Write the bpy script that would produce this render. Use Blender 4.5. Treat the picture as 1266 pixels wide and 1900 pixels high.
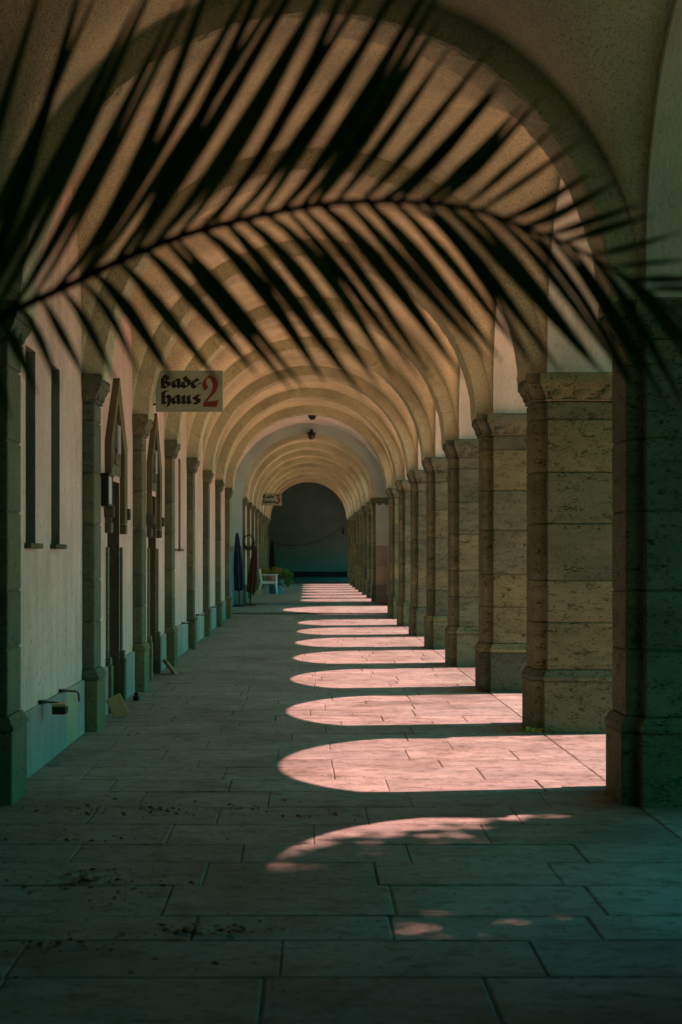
import bpy, bmesh, math, random
from math import sin, cos, pi, sqrt, radians
from mathutils import Vector, Matrix, noise

random.seed(11)
for o in list(bpy.data.objects):
    bpy.data.objects.remove(o)
scene = bpy.context.scene
C = scene.collection

# ------------------------------------------------------------------ camera, sky, sun, exposure
EYE = 1.55
CAMX = -0.0605
cam_data = bpy.data.cameras.new("camera")
cam = bpy.data.objects.new("camera", cam_data)
C.objects.link(cam)
cam.location = (CAMX, 0.0, EYE)
cam.rotation_euler = (radians(90), 0, 0)
cam_data.sensor_fit = 'VERTICAL'
cam_data.sensor_height = 36.0
cam_data.sensor_width = 24.0
cam_data.lens = 2750 / 1900 * 36
cam_data.shift_x = (633 - 570) / 1900
cam_data.shift_y = (1027 - 950) / 1900
cam_data.clip_start = 0.05
cam_data.clip_end = 2000
cam_data.dof.use_dof = True
cam_data.dof.focus_distance = 15.0
cam_data.dof.aperture_fstop = 3.7
scene.camera = cam

SUN_L = Vector((-1.0, -0.14, -1.40)).normalized()      # the way the light travels
world = bpy.data.worlds.new("World")
scene.world = world
world.use_nodes = True
wn = world.node_tree.nodes
wl = world.node_tree.links
wn.clear()
wo = wn.new('ShaderNodeOutputWorld')
bg = wn.new('ShaderNodeBackground')
sky = wn.new('ShaderNodeTexSky')
sky.sky_type = 'NISHITA'
sky.sun_disc = False
s_dir = -SUN_L
sky.sun_elevation = math.asin(s_dir.z)
sky.sun_rotation = math.atan2(s_dir.x, s_dir.y)
tint = wn.new('ShaderNodeMix')
tint.data_type = 'RGBA'
tint.blend_type = 'MULTIPLY'
tint.inputs[0].default_value = 1.0
wl.new(sky.outputs[0], tint.inputs[6])
tint.inputs[7].default_value = (0.04, 1.0, 0.80, 1)
wl.new(tint.outputs[2], bg.inputs[0])
bg.inputs[1].default_value = 0.074
wl.new(bg.outputs[0], wo.inputs[0])

sun_data = bpy.data.lights.new("sun", 'SUN')
sun = bpy.data.objects.new("sun", sun_data)
C.objects.link(sun)
sun_data.energy = 5.0
sun_data.angle = radians(0.5)
sun_data.color = (1.0, 0.36, 0.31)
sun.rotation_euler = SUN_L.to_track_quat('-Z', 'Y').to_euler()
sun.location = (30, 0, 40)

vs = scene.view_settings
vs.view_transform = 'Standard'
vs.look = 'None'
vs.exposure = 1.86
vs.gamma = 1.0
vs.use_curve_mapping = False
scene.render.engine = 'CYCLES'
scene.cycles.max_bounces = 10
scene.cycles.diffuse_bounces = 8

# ------------------------------------------------------------------ materials
def new_mat(name):
    m = bpy.data.materials.new(name)
    m.use_nodes = True
    nt = m.node_tree
    b = nt.nodes["Principled BSDF"]
    return m, nt, b

def N(nt, t, **kw):
    n = nt.nodes.new(t)
    for k, v in kw.items():
        setattr(n, k, v)
    return n

def ramp(nt, fac, stops):
    r = N(nt, 'ShaderNodeValToRGB')
    e = r.color_ramp.elements
    e[0].position, e[0].color = stops[0][0], (*stops[0][1], 1)
    e[1].position, e[1].color = stops[-1][0], (*stops[-1][1], 1)
    for p, c in stops[1:-1]:
        x = e.new(p)
        x.color = (*c, 1)
    nt.links.new(fac, r.inputs[0])
    return r.outputs[0]

def coords(nt, scale=(1, 1, 1), world=True):
    if world:
        g = N(nt, 'ShaderNodeNewGeometry').outputs['Position']
    else:
        g = N(nt, 'ShaderNodeTexCoord').outputs['Object']
    mp = N(nt, 'ShaderNodeMapping')
    mp.inputs['Scale'].default_value = scale
    nt.links.new(g, mp.inputs['Vector'])
    return mp.outputs[0]

def noise_tex(nt, vec, scale, detail=4, rough=0.6):
    n = N(nt, 'ShaderNodeTexNoise')
    n.inputs['Scale'].default_value = scale
    n.inputs['Detail'].default_value = detail
    n.inputs['Roughness'].default_value = rough
    nt.links.new(vec, n.inputs['Vector'])
    return n.outputs['Fac']

def mix(nt, fac, a, b, mode='MIX'):
    m = N(nt, 'ShaderNodeMix', data_type='RGBA', blend_type=mode)
    for s, v in ((0, fac), (6, a), (7, b)):
        if isinstance(v, (int, float)):
            m.inputs[s].default_value = v
        elif isinstance(v, tuple):
            m.inputs[s].default_value = (*v, 1)
        else:
            nt.links.new(v, m.inputs[s])
    return m.outputs[2]

def bump(nt, b, height, dist, strength=1.0):
    n = N(nt, 'ShaderNodeBump')
    n.inputs['Distance'].default_value = dist
    n.inputs['Strength'].default_value = strength
    nt.links.new(height, n.inputs['Height'])
    nt.links.new(n.outputs[0], b.inputs['Normal'])

def math_node(nt, op, a, b=None):
    m = N(nt, 'ShaderNodeMath', operation=op)
    for i, v in enumerate((a, b)):
        if v is None:
            continue
        if isinstance(v, (int, float)):
            m.inputs[i].default_value = v
        else:
            nt.links.new(v, m.inputs[i])
    return m.outputs[0]

def flat_mat(name, col, rough=0.7, metal=0.0, var=0.25, scale=30, spec=0.4):
    m, nt, b = new_mat(name)
    v = coords(nt)
    f = noise_tex(nt, v, scale, 3)
    c = ramp(nt, f, [(0.3, tuple(x * (1 - var) for x in col)), (0.7, tuple(min(1, x * (1 + var)) for x in col))])
    nt.links.new(c, b.inputs['Base Color'])
    b.inputs['Roughness'].default_value = rough
    b.inputs['Metallic'].default_value = metal
    b.inputs['Specular IOR Level'].default_value = spec
    return m

def rough_stucco(name, col):
    m, nt, b = new_mat(name)
    v = coords(nt)
    n1 = noise_tex(nt, v, 58, 4, 0.75)
    n2 = noise_tex(nt, v, 0.9, 4, 0.6)
    n3 = noise_tex(nt, v, 19, 3, 0.6)
    base = ramp(nt, n2, [(0.3, tuple(x * 0.68 for x in col)), (0.62, tuple(min(0.9, x * 1.1) for x in col))])
    pit = ramp(nt, n1, [(0.32, (0.34, 0.32, 0.26)), (0.50, (1, 1, 1))])
    c = mix(nt, 0.75, base, pit, 'MULTIPLY')
    nt.links.new(c, b.inputs['Base Color'])
    b.inputs['Roughness'].default_value = 0.95
    b.inputs['Specular IOR Level'].default_value = 0.1
    h = math_node(nt, 'ADD', n1, math_node(nt, 'MULTIPLY', n3, 0.6))
    bump(nt, b, h, 0.022, 0.9)
    return m

def plaster(name, col, speck=0.55):
    m, nt, b = new_mat(name)
    v = coords(nt)
    n2 = noise_tex(nt, v, 1.3, 5, 0.6)
    n1 = noise_tex(nt, coords(nt, (24, 24, 13)), 1.6, 3, 0.55)
    streak = noise_tex(nt, coords(nt, (5, 5, 0.5)), 1.0, 4, 0.6)
    base = ramp(nt, n2, [(0.3, tuple(x * 0.84 for x in col)), (0.7, tuple(x * 1.08 for x in col))])
    pit = ramp(nt, n1, [(0.31, (0.16, 0.16, 0.13)), (0.40, (1, 1, 1))])
    c = mix(nt, speck, base, pit, 'MULTIPLY')
    st = ramp(nt, streak, [(0.3, (0.78, 0.76, 0.7)), (0.55, (1, 1, 1))])
    c = mix(nt, 0.7, c, st, 'MULTIPLY')
    nt.links.new(c, b.inputs['Base Color'])
    b.inputs['Roughness'].default_value = 0.9
    b.inputs['Specular IOR Level'].default_value = 0.15
    bump(nt, b, math_node(nt, 'ADD', n1, math_node(nt, 'MULTIPLY', n2, 0.4)), 0.012, 0.6)
    return m

def limestone(name, c_a, c_b, pit_lo=0.33, pit_hi=0.45, pitcol=(0.16, 0.15, 0.11), stretch=2.6, fine=26, rough=0.85, dirt=True):
    m, nt, b = new_mat(name)
    oi = N(nt, 'ShaderNodeObjectInfo')
    geo = N(nt, 'ShaderNodeNewGeometry').outputs['Position']
    off = N(nt, 'ShaderNodeVectorMath', operation='SCALE')
    comb = N(nt, 'ShaderNodeCombineXYZ')
    for i in range(3):
        nt.links.new(oi.outputs['Random'], comb.inputs[i])
    nt.links.new(comb.outputs[0], off.inputs[0])
    off.inputs['Scale'].default_value = 37.0
    add = N(nt, 'ShaderNodeVectorMath', operation='ADD')
    nt.links.new(geo, add.inputs[0])
    nt.links.new(off.outputs[0], add.inputs[1])
    mp = N(nt, 'ShaderNodeMapping')
    mp.inputs['Scale'].default_value = (1, 1, stretch)
    nt.links.new(add.outputs[0], mp.inputs['Vector'])
    v = mp.outputs[0]
    big = noise_tex(nt, v, 1.6, 5, 0.65)
    mid = noise_tex(nt, v, 7, 5, 0.7)
    fin = noise_tex(nt, v, fine, 4, 0.65)
    base = ramp(nt, big, [(0.32, c_a), (0.68, c_b)])
    var = ramp(nt, oi.outputs['Random'], [(0.0, (0.58, 0.64, 0.64)), (0.3, (1.0, 0.97, 0.88)), (0.55, (0.74, 0.80, 0.78)), (0.8, (1.25, 1.08, 0.72)), (1.0, (1.02, 1.02, 0.96))])
    base = mix(nt, 0.9, base, var, 'MULTIPLY')
    clump = math_node(nt, 'ADD', math_node(nt, 'MULTIPLY', fin, 0.55), math_node(nt, 'MULTIPLY', mid, 0.45))
    pit = ramp(nt, clump, [(pit_lo, pitcol), (pit_hi, (1, 1, 1))])
    c = mix(nt, 0.9, base, pit, 'MULTIPLY')
    nt.links.new(c, b.inputs['Base Color'])
    b.inputs['Roughness'].default_value = rough
    b.inputs['Specular IOR Level'].default_value = 0.25
    bump(nt, b, clump, 0.018, 0.9)
    return m

def slab_mat(name):
    m, nt, b = new_mat(name)
    oi = N(nt, 'ShaderNodeObjectInfo')
    geo = N(nt, 'ShaderNodeNewGeometry').outputs['Position']
    comb = N(nt, 'ShaderNodeCombineXYZ')
    for i in range(2):
        nt.links.new(math_node(nt, 'MULTIPLY', oi.outputs['Random'], 23.0 + 9 * i), comb.inputs[i])
    add = N(nt, 'ShaderNodeVectorMath', operation='ADD')
    nt.links.new(geo, add.inputs[0])
    nt.links.new(comb.outputs[0], add.inputs[1])
    mp = N(nt, 'ShaderNodeMapping')
    mp.inputs['Scale'].default_value = (0.85, 1.35, 1)
    nt.links.new(add.outputs[0], mp.inputs['Vector'])
    v = mp.outputs[0]
    big = noise_tex(nt, v, 2.2, 6, 0.65)
    fin = noise_tex(nt, v, 16, 5, 0.7)
    dirt = noise_tex(nt, coords(nt), 0.8, 5, 0.65)
    base = ramp(nt, big, [(0.3, (0.135, 0.185, 0.178)), (0.7, (0.24, 0.315, 0.30))])
    var = ramp(nt, oi.outputs['Random'], [(0, (0.86, 0.86, 0.86)), (1, (1.06, 1.04, 1.0))])
    base = mix(nt, 1.0, base, var, 'MULTIPLY')
    pit = ramp(nt, fin, [(0.35, (0.22, 0.21, 0.18)), (0.45, (1, 1, 1))])
    c = mix(nt, 0.8, base, pit, 'MULTIPLY')
    d = ramp(nt, dirt, [(0.34, (0.55, 0.54, 0.50)), (0.52, (1, 1, 1))])
    st2 = noise_tex(nt, coords(nt, (1.5, 2.6, 1)), 3.0, 7, 0.78)
    c = mix(nt, 0.8, c, ramp(nt, st2, [(0.38, (0.42, 0.41, 0.37)), (0.49, (1, 1, 1))]), 'MULTIPLY')
    c = mix(nt, 0.8, c, d, 'MULTIPLY')
    nt.links.new(c, b.inputs['Base Color'])
    r = ramp(nt, big, [(0.3, (0.55,) * 3), (0.7, (0.8,) * 3)])
    nt.links.new(r, b.inputs['Roughness'])
    b.inputs['Specular IOR Level'].default_value = 0.3
    bump(nt, b, math_node(nt, 'ADD', fin, big), 0.006, 0.6)
    return m

M = {}
M['stucco'] = rough_stucco('rough_vault_stucco', (0.80, 0.79, 0.52))
M['rib'] = rough_stucco('rough_rib_stucco', (0.62, 0.64, 0.43))
M['plaster'] = plaster('wall_plaster', (0.70, 0.53, 0.44))
M['soffit'] = plaster('smooth_arch_plaster', (0.68, 0.70, 0.60), 0.25)
M['stone'] = limestone('pier_limestone', (0.11, 0.14, 0.09), (0.20, 0.235, 0.15), 0.395, 0.485, (0.15, 0.15, 0.11), 2.2, 34)
M['pilaster'] = limestone('pilaster_limestone', (0.115, 0.13, 0.085), (0.175, 0.19, 0.125), 0.34, 0.46, (0.35, 0.34, 0.28), 1.4, 28)
M['marble'] = limestone('grey_dado_marble', (0.24, 0.26, 0.25), (0.36, 0.37, 0.35), 0.24, 0.36, (0.4, 0.4, 0.38), 0.5, 18, 0.6)
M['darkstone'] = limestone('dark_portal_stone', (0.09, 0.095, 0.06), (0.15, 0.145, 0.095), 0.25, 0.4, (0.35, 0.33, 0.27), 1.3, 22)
M['slab'] = slab_mat('travertine_slab')
M['joint'] = flat_mat('joint_dirt', (0.075, 0.075, 0.06), 0.95, 0, 0.7, 6)
M['gravel'] = flat_mat('unseen_lawn', (0.05, 0.11, 0.045), 0.95, 0, 0.4, 40)
M['added_bounce_path'] = flat_mat('pale_bounce_gravel', (0.76, 0.64, 0.44), 0.95, 0, 0.15, 60)  # pale tone picked for its warm bounce
M['roof'] = flat_mat('roof_tile', (0.16, 0.09, 0.06), 0.9)
M['wood'] = flat_mat('pale_board', (0.46, 0.35, 0.19), 0.7, 0, 0.15, 25)
M['darkwood'] = flat_mat('dark_door_wood', (0.045, 0.032, 0.02), 0.6)
M['glass'] = flat_mat('dark_window_glass', (0.015, 0.018, 0.018), 0.15)
M['iron'] = flat_mat('black_iron', (0.012, 0.012, 0.013), 0.5, 0.3)
M['brass'] = flat_mat('weathered_metal', (0.06, 0.055, 0.045), 0.5, 0.7)
M['frost'] = flat_mat('frosted_pane', (0.55, 0.58, 0.5), 0.4, 0, 0.05)
M['signboard'] = flat_mat('sign_board', (0.29, 0.36, 0.25), 0.6, 0, 0.08, 8)
M['black'] = flat_mat('black_sign_paint', (0.006, 0.006, 0.006), 0.6, 0, 0.1)
M['red'] = flat_mat('oxide_red_sign_paint', (0.16, 0.03, 0.012), 0.6, 0, 0.1)
M['white'] = flat_mat('white_chair_paint', (0.75, 0.76, 0.74), 0.5, 0, 0.08)
M['teal'] = flat_mat('teal_wall_paint', (0.10, 0.22, 0.21), 0.85, 0, 0.15, 1.2)
M['bluewall'] = flat_mat('pale_blue_plaster', (0.40, 0.52, 0.47), 0.9, 0, 0.1, 2)
M['blue'] = flat_mat('blue_tub_plastic', (0.06, 0.20, 0.26), 0.5)
M['navy'] = flat_mat('navy_fabric', (0.012, 0.022, 0.055), 0.9)
M['rust'] = flat_mat('rust_brown_fabric', (0.06, 0.022, 0.009), 0.9)
M['rubber'] = flat_mat('black_rubber', (0.008, 0.009, 0.010), 0.6)
M['terracotta'] = flat_mat('terracotta', (0.32, 0.16, 0.09), 0.85)
M['flower'] = flat_mat('yellow_green_foliage', (0.20, 0.19, 0.02), 0.8, 0, 0.5, 40)
M['weed'] = flat_mat('weed_green', (0.14, 0.22, 0.03), 0.7)
M['dryleaf'] = flat_mat('dry_leaf', (0.30, 0.12, 0.05), 0.9, 0, 0.6, 15)
M['bark'] = flat_mat('bark', (0.09, 0.065, 0.045), 0.95)

def leaf_mat(name, c0, c1, rough):
    m, nt, b = new_mat(name)
    oi = N(nt, 'ShaderNodeObjectInfo')
    f = noise_tex(nt, coords(nt, (1, 1, 1)), 3.0, 3)
    c = ramp(nt, f, [(0.3, c0), (0.7, c1)])
    v = ramp(nt, oi.outputs['Random'], [(0, (0.6, 0.65, 0.6)), (1, (1.25, 1.2, 1.0))])
    c = mix(nt, 1.0, c, v, 'MULTIPLY')
    nt.links.new(c, b.inputs['Base Color'])
    b.inputs['Roughness'].default_value = rough
    b.inputs['Specular IOR Level'].default_value = 0.4
    tr = N(nt, 'ShaderNodeBsdfTranslucent')
    nt.links.new(mix(nt, 1.0, c, (1.5, 1.9, 0.9), 'MULTIPLY'), tr.inputs['Color'])
    ms = N(nt, 'ShaderNodeMixShader')
    ms.inputs[0].default_value = 0.4
    nt.links.new(b.outputs[0], ms.inputs[1])
    nt.links.new(tr.outputs[0], ms.inputs[2])
    nt.links.new(ms.outputs[0], nt.nodes['Material Output'].inputs['Surface'])
    return m
M['palm'] = leaf_mat('palm_leaflet', (0.035, 0.095, 0.03), (0.07, 0.16, 0.045), 0.42)
M['palmstem'] = flat_mat('palm_stem', (0.06, 0.13, 0.035), 0.45)
M['treeleaf'] = leaf_mat('tree_leaf', (0.04, 0.07, 0.02), (0.07, 0.11, 0.03), 0.6)

# ------------------------------------------------------------------ mesh helpers
def link(o, parent=None):
    C.objects.link(o)
    if parent is not None:
        o.parent = parent
    return o

def mesh_obj(name, verts, faces, mat, parent=None, smooth=False, loc=(0, 0, 0)):
    me = bpy.data.meshes.new(name)
    me.from_pydata([tuple(v) for v in verts], [], faces)
    me.materials.append(M[mat])
    if smooth:
        me.polygons.foreach_set('use_smooth', [True] * len(me.polygons))
    me.update()
    o = bpy.data.objects.new(name, me)
    o.location = loc
    return link(o, parent)

def bm_obj(name, bm, mat, parent=None, smooth=False, loc=(0, 0, 0)):
    bmesh.ops.recalc_face_normals(bm, faces=bm.faces)
    me = bpy.data.meshes.new(name)
    bm.to_mesh(me)
    bm.free()
    me.materials.append(M[mat])
    if smooth:
        me.polygons.foreach_set('use_smooth', [True] * len(me.polygons))
    o = bpy.data.objects.new(name, me)
    o.location = loc
    return link(o, parent)

def share(name, me, parent=None, loc=(0, 0, 0), rot=(0, 0, 0)):
    o = bpy.data.objects.new(name, me)
    o.location = loc
    o.rotation_euler = rot
    return link(o, parent)

def thing(name, label, cat, loc=(0, 0, 0), group=None):
    o = bpy.data.objects.new(name, None)
    o.empty_display_size = 0.2
    o.location = loc
    C.objects.link(o)
    return tag(o, label, cat, group)

def tag(o, label, cat, group=None):
    o['label'] = label
    o['category'] = cat
    o['kind'] = 'thing'
    if group:
        o['group'] = group
    return o

def add_box(bm, a, b, bev=0.0):
    r = bmesh.ops.create_cube(bm, size=1.0)
    vs_ = r['verts']
    for v in vs_:
        v.co = Vector(((a[i] + b[i]) / 2 + v.co[i] * (b[i] - a[i]) for i in range(3)))
    if bev:
        es = list({e for v in vs_ for e in v.link_edges})
        bmesh.ops.bevel(bm, geom=es, offset=bev, segments=1, profile=0.5, affect='EDGES')

def add_tube(bm, pts, rad, n=6):
    pts = [Vector(p) for p in pts]
    rads = rad if isinstance(rad, (list, tuple)) else [rad] * len(pts)
    rings = []
    up = None
    for i, p in enumerate(pts):
        d = (pts[min(i + 1, len(pts) - 1)] - pts[max(i - 1, 0)]).normalized()
        if up is None:
            up = d.orthogonal().normalized()
        else:
            up = (up - d * up.dot(d))
            up = up.normalized() if up.length > 1e-6 else d.orthogonal().normalized()
        s = d.cross(up)
        rings.append([bm.verts.new(p + (up * cos(2 * pi * k / n) + s * sin(2 * pi * k / n)) * rads[i]) for k in range(n)])
    for a, b in zip(rings, rings[1:]):
        for k in range(n):
            bm.faces.new((a[k], a[(k + 1) % n], b[(k + 1) % n], b[k]))
    bm.faces.new(rings[0])
    bm.faces.new(rings[-1][::-1])

def add_lathe(bm, prof, cx=0, cy=0, n=16):
    rings = [[bm.verts.new((cx + r * cos(2 * pi * k / n), cy + r * sin(2 * pi * k / n), z)) for k in range(n)] for r, z in prof]
    for a, b in zip(rings, rings[1:]):
        for k in range(n):
            bm.faces.new((a[k], a[(k + 1) % n], b[(k + 1) % n], b[k]))
    bm.faces.new(rings[0])
    bm.faces.new(rings[-1])

def box_obj(name, a, b, mat, parent=None, bev=0.0):
    bm = bmesh.new()
    add_box(bm, a, b, bev)
    return bm_obj(name, bm, mat, parent)

def loft(outline, prof):
    """closed outline(e) -> list of (x, y); prof: list of (z, e). Returns a bmesh."""
    bm = bmesh.new()
    rings = [[bm.verts.new((x, y, z)) for x, y in outline(e)] for z, e in prof]
    for a, b in zip(rings, rings[1:]):
        n = len(a)
        for k in range(n):
            bm.faces.new((a[k], a[(k + 1) % n], b[(k + 1) % n], b[k]))
    bm.faces.new(rings[0][::-1])
    bm.faces.new(rings[-1])
    return bm

def soften(bm, off=0.008):
    es = [e for e in bm.edges if abs(e.verts[0].co.z - e.verts[1].co.z) > 0.02 and len(e.link_faces) == 2]
    bmesh.ops.bevel(bm, geom=es, offset=off, segments=1, profile=0.5, affect='EDGES')
    return bm

# ------------------------------------------------------------------ dimensions of the gallery
XP, XW, XO = 1.91, 2.015, 3.2        # pilaster face, wall plane, outer face of the arcade
BODY = 0.79                          # depth of a pier along the walk
PA, PB = 0.09, 0.51                  # pilaster along the walk
ZCAP = 3.11
ZC = 3.06                            # centre of ribs and barrel
RR, RV = 1.82, 2.015                 # rib intrados, barrel
ZS = 3.37                            # spring of the stilted side arches
ZTOP = 5.5
COURSES = [0.54, 0.956, 1.318, 1.81, 2.255, 2.71]

def pier_outline(e):
    return [(XW - e, -e), (XO + e, -e), (XO + e, BODY + e), (XW - e, BODY + e),
            (XW - e, PB + e), (XP - e, PB + e), (XP - e, PA - e), (XW - e, PA - e)]

def pil_outline(e):
    return [(-XP + e, PA - e), (-XP + e, PB + e), (-XW - 0.1, PB + e), (-XW - 0.1, PA - e)]

def stone_prof(z0, z1):
    g = 0.011
    return [(z0, -0.012), (z0 + 0.003, -0.012), (z0 + g, 0.0), (z1 - g, 0.0), (z1 - 0.003, -0.012), (z1, -0.012)]

def me_of(name, bm, mat):
    bmesh.ops.recalc_face_normals(bm, faces=bm.faces)
    me = bpy.data.meshes.new(name)
    bm.to_mesh(me)
    bm.free()
    me.materials.append(M[mat])
    return me

def egg_row(bm, axis_pts, normal, z0, z1):
    """half eggs in raised rims along a capital's quarter-round"""
    for (x, y) in axis_pts:
        n = Vector(normal)
        t = Vector((-n.y, n.x, 0))
        for (sw, sh, dep, lift) in ((0.075, 0.062, 0.016, 0.0), (0.055, 0.05, 0.022, 0.008)):
            c = Vector((x, y, (z0 + z1) / 2))
            ctr = bm.verts.new(c + n * dep)
            rings = []
            for f in (0.5, 0.85, 1.0):
                d = dep * sqrt(max(0, 1 - f * f))
                rings.append([bm.verts.new(c + t * (sw * f * cos(a)) + Vector((0, 0, 1)) * (sh * f * sin(a) * (1.0 if sin(a) < 0 else 0.8)) + n * (d if f < 1 else -0.01))
                              for a in [2 * pi * k / 12 for k in range(12)]])
            for k in range(12):
                bm.faces.new((ctr, rings[0][k], rings[0][(k + 1) % 12]))
                for a, b in zip(rings, rings[1:]):
                    bm.faces.new((a[k], b[k], b[(k + 1) % 12], a[(k + 1) % 12]))

def set_of(outline, mat, eggs_front, eggs_side):
    kit = {}
    kit['plinth'] = me_of('plinth', soften(loft(outline, [(-0.05, 0.034), (0.43, 0.034), (0.445, 0.026)])), mat)
    kit['base_moulding'] = me_of('base_moulding', loft(outline, [(0.445, 0.022), (0.455, 0.040), (0.475, 0.043), (0.49, 0.037), (0.495, 0.026), (0.51, 0.026), (0.53, 0.012), (0.54, 0.008)]), mat)
    kit['stone'] = [me_of('stone', soften(loft(outline, stone_prof(a, b))), mat) for a, b in zip(COURSES, COURSES[1:])]
    kit['necking'] = me_of('necking', soften(loft(outline, stone_prof(2.71, 2.868))), mat)
    bm = loft(outline, [(2.868, 0.0), (2.872, 0.014), (2.884, 0.016), (2.888, 0.006), (2.93, 0.022), (2.97, 0.046), (2.995, 0.056),
                        (3.0, 0.056), (3.0035, 0.066), (3.015, 0.070), (3.095, 0.070), (ZCAP, 0.058)])
    egg_row(bm, *eggs_front)
    egg_row(bm, *eggs_side)
    # small rosettes on the necking joint
    kit['capital'] = me_of('capital', bm, mat)
    return kit

PIER_KIT = set_of(pier_outline, 'stone',
                  ([(XW + 0.08 + 0.21 * k, -0.03) for k in range(6)], (0, -1, 0), 2.888, 2.995),
                  ([(XP - 0.03, PA + 0.10 + 0.21 * k) for k in range(2)], (-1, 0, 0), 2.888, 2.995))
PIL_KIT = set_of(pil_outline, 'pilaster',
                 ([(-XP - 0.06, PA - 0.03)], (0, -1, 0), 2.888, 2.995),
                 ([(-XP + 0.03, PA + 0.10 + 0.21 * k) for k in range(2)], (1, 0, 0), 2.888, 2.995))

def make_support(name, kit, label, cat, group, y, zf):
    t = thing(name, label, cat, (0, y, zf), group)
    for p in ('plinth', 'base_moulding', 'necking', 'capital'):
        share(p, kit[p], t)
    for me in kit['stone']:
        share('stone', me, t)
    return t

# ------------------------------------------------------------------ ribs and vaults
def rib_mesh(seed):
    nseg, rnd = 120, random.Random(seed)
    verts, faces = [], []
    # profile: (radius, y) with roughened arris
    prof = [(2.06, PA), (2.0, PA), (1.90, PA), (RR + 0.015, PA), (RR, PA + 0.03), (RR, 0.21), (RR, 0.30), (RR, 0.39), (RR, PB - 0.03), (RR + 0.015, PB), (1.90, PB), (2.0, PB), (2.06, PB)]
    m = len(prof)
    for i in range(nseg + 1):
        a = pi * i / nseg
        for j, (r, y) in enumerate(prof):
            amp = 0.007 if 1 < j < m - 2 else 0.0
            rr = r + rnd.uniform(-amp, amp)
            yy = y + rnd.uniform(-amp, amp)
            verts.append((rr * cos(a), yy, ZC + rr * sin(a)))
    for i in range(nseg):
        for j in range(m - 1):
            a = i * m + j
            faces.append((a, a + 1, a + m + 1, a + m))
    me = bpy.data.meshes.new('rib')
    me.from_pydata(verts, [], faces)
    me.materials.append(M['rib'])
    return me
RIB_ME = [rib_mesh(s) for s in (1, 2, 3)]

def smax(a, b, k):
    h = max(k - abs(a - b), 0.0) / k
    return max(a, b) + h * h * k * 0.25

def vault_mesh(length, o0, o1, zspring, rlun, rv=RV, y0=0.395, y1=None, mat='stucco', nx=72):
    """barrel of radius rv with a lunette over the opening o0..o1 on both sides; y from y0 to y1 (bay coordinates)"""
    y1 = length + 0.395 if y1 is None else y1
    mid, r = (o0 + o1) / 2, rlun
    ys = [y0, (y0 + mid - r) / 2, mid - r - 0.012]
    ys += [mid - r * cos(pi * k / 34) for k in range(0, 35)]
    ys += [mid + r + 0.012, (y1 + mid + r) / 2, y1]
    verts, faces = [], []
    rnd = random.Random(5)
    for y in ys:
        d = r * r - (y - mid) ** 2
        cross = zspring + sqrt(max(d, 0.0)) if abs(y - mid) <= r + 1e-6 else -99
        for i in range(nx + 1):
            a = pi * i / nx
            x = rv * cos(a)
            zb = ZC + rv * sin(a)
            z = smax(zb, cross, 0.22) if cross > 0 else zb
            w = 0.006
            verts.append((x, y, z + noise.noise(Vector((x * 3, y * 3, z * 3))) * w))
    n = nx + 1
    for j in range(len(ys) - 1):
        for i in range(nx):
            a = j * n + i
            faces.append((a, a + 1, a + n + 1, a + n))
    me = bpy.data.meshes.new('vault_bay')
    me.from_pydata(verts, [], faces)
    me.materials.append(M[mat])
    me.polygons.foreach_set('use_smooth', [True] * len(faces))
    return me

def arch_wall_mesh(o0, o1, y0, y1, zspring, xin, xout, zbot=ZCAP, ztop=ZTOP):
    """the wall over one opening: stilted semicircle cut through, real thickness"""
    mid, r = (o0 + o1) / 2, (o1 - o0) / 2
    curve = [(o0, zbot), (o0, (zbot + zspring) / 2)] + [(mid - r * cos(pi * k / 40), zspring + r * sin(pi * k / 40)) for k in range(41)] + [(o1, (zbot + zspring) / 2), (o1, zbot)]
    verts, faces = [], []
    for (y, z) in curve:
        verts += [(xin, y, z), (xout, y, z), (xin, y, ztop), (xout, y, ztop)]
    n = len(curve)
    for i in range(n - 1):
        a, b = i * 4, (i + 1) * 4
        faces.append((a, b, b + 1, a + 1))
        if abs(curve[i][0] - curve[i + 1][0]) > 1e-6:
            faces.append((a, a + 2, b + 2, b))
            faces.append((a + 1, b + 1, b + 3, a + 3))
    for (ya, yb) in ((y0, o0), (o1, y1)):
        k = len(verts)
        for x in (xin, xout):
            verts += [(x, ya, zbot), (x, yb, zbot), (x, yb, ztop), (x, ya, ztop)]
        faces += [(k, k + 1, k + 2, k + 3), (k + 4, k + 5, k + 6, k + 7), (k, k + 1, k + 5, k + 4)]
    me = bpy.data.meshes.new('arch_wall')
    me.from_pydata(verts, [], faces)
    me.materials.append(M['soffit'])
    return me

def wall_faces(y0, y1, z0, z1, holes):
    ys = sorted({y0, y1, *[h[0] for h in holes], *[h[1] for h in holes]})
    zs = sorted({z0, z1, *[h[2] for h in holes], *[h[3] for h in holes]})
    out = []
    for ya, yb in zip(ys, ys[1:]):
        for za, zb in zip(zs, zs[1:]):
            if not any(h[0] - 1e-6 <= ya and yb <= h[1] + 1e-6 and h[2] - 1e-6 <= za and zb <= h[3] + 1e-6 for h in holes):
                out.append((ya, yb, za, zb))
    return out

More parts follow.
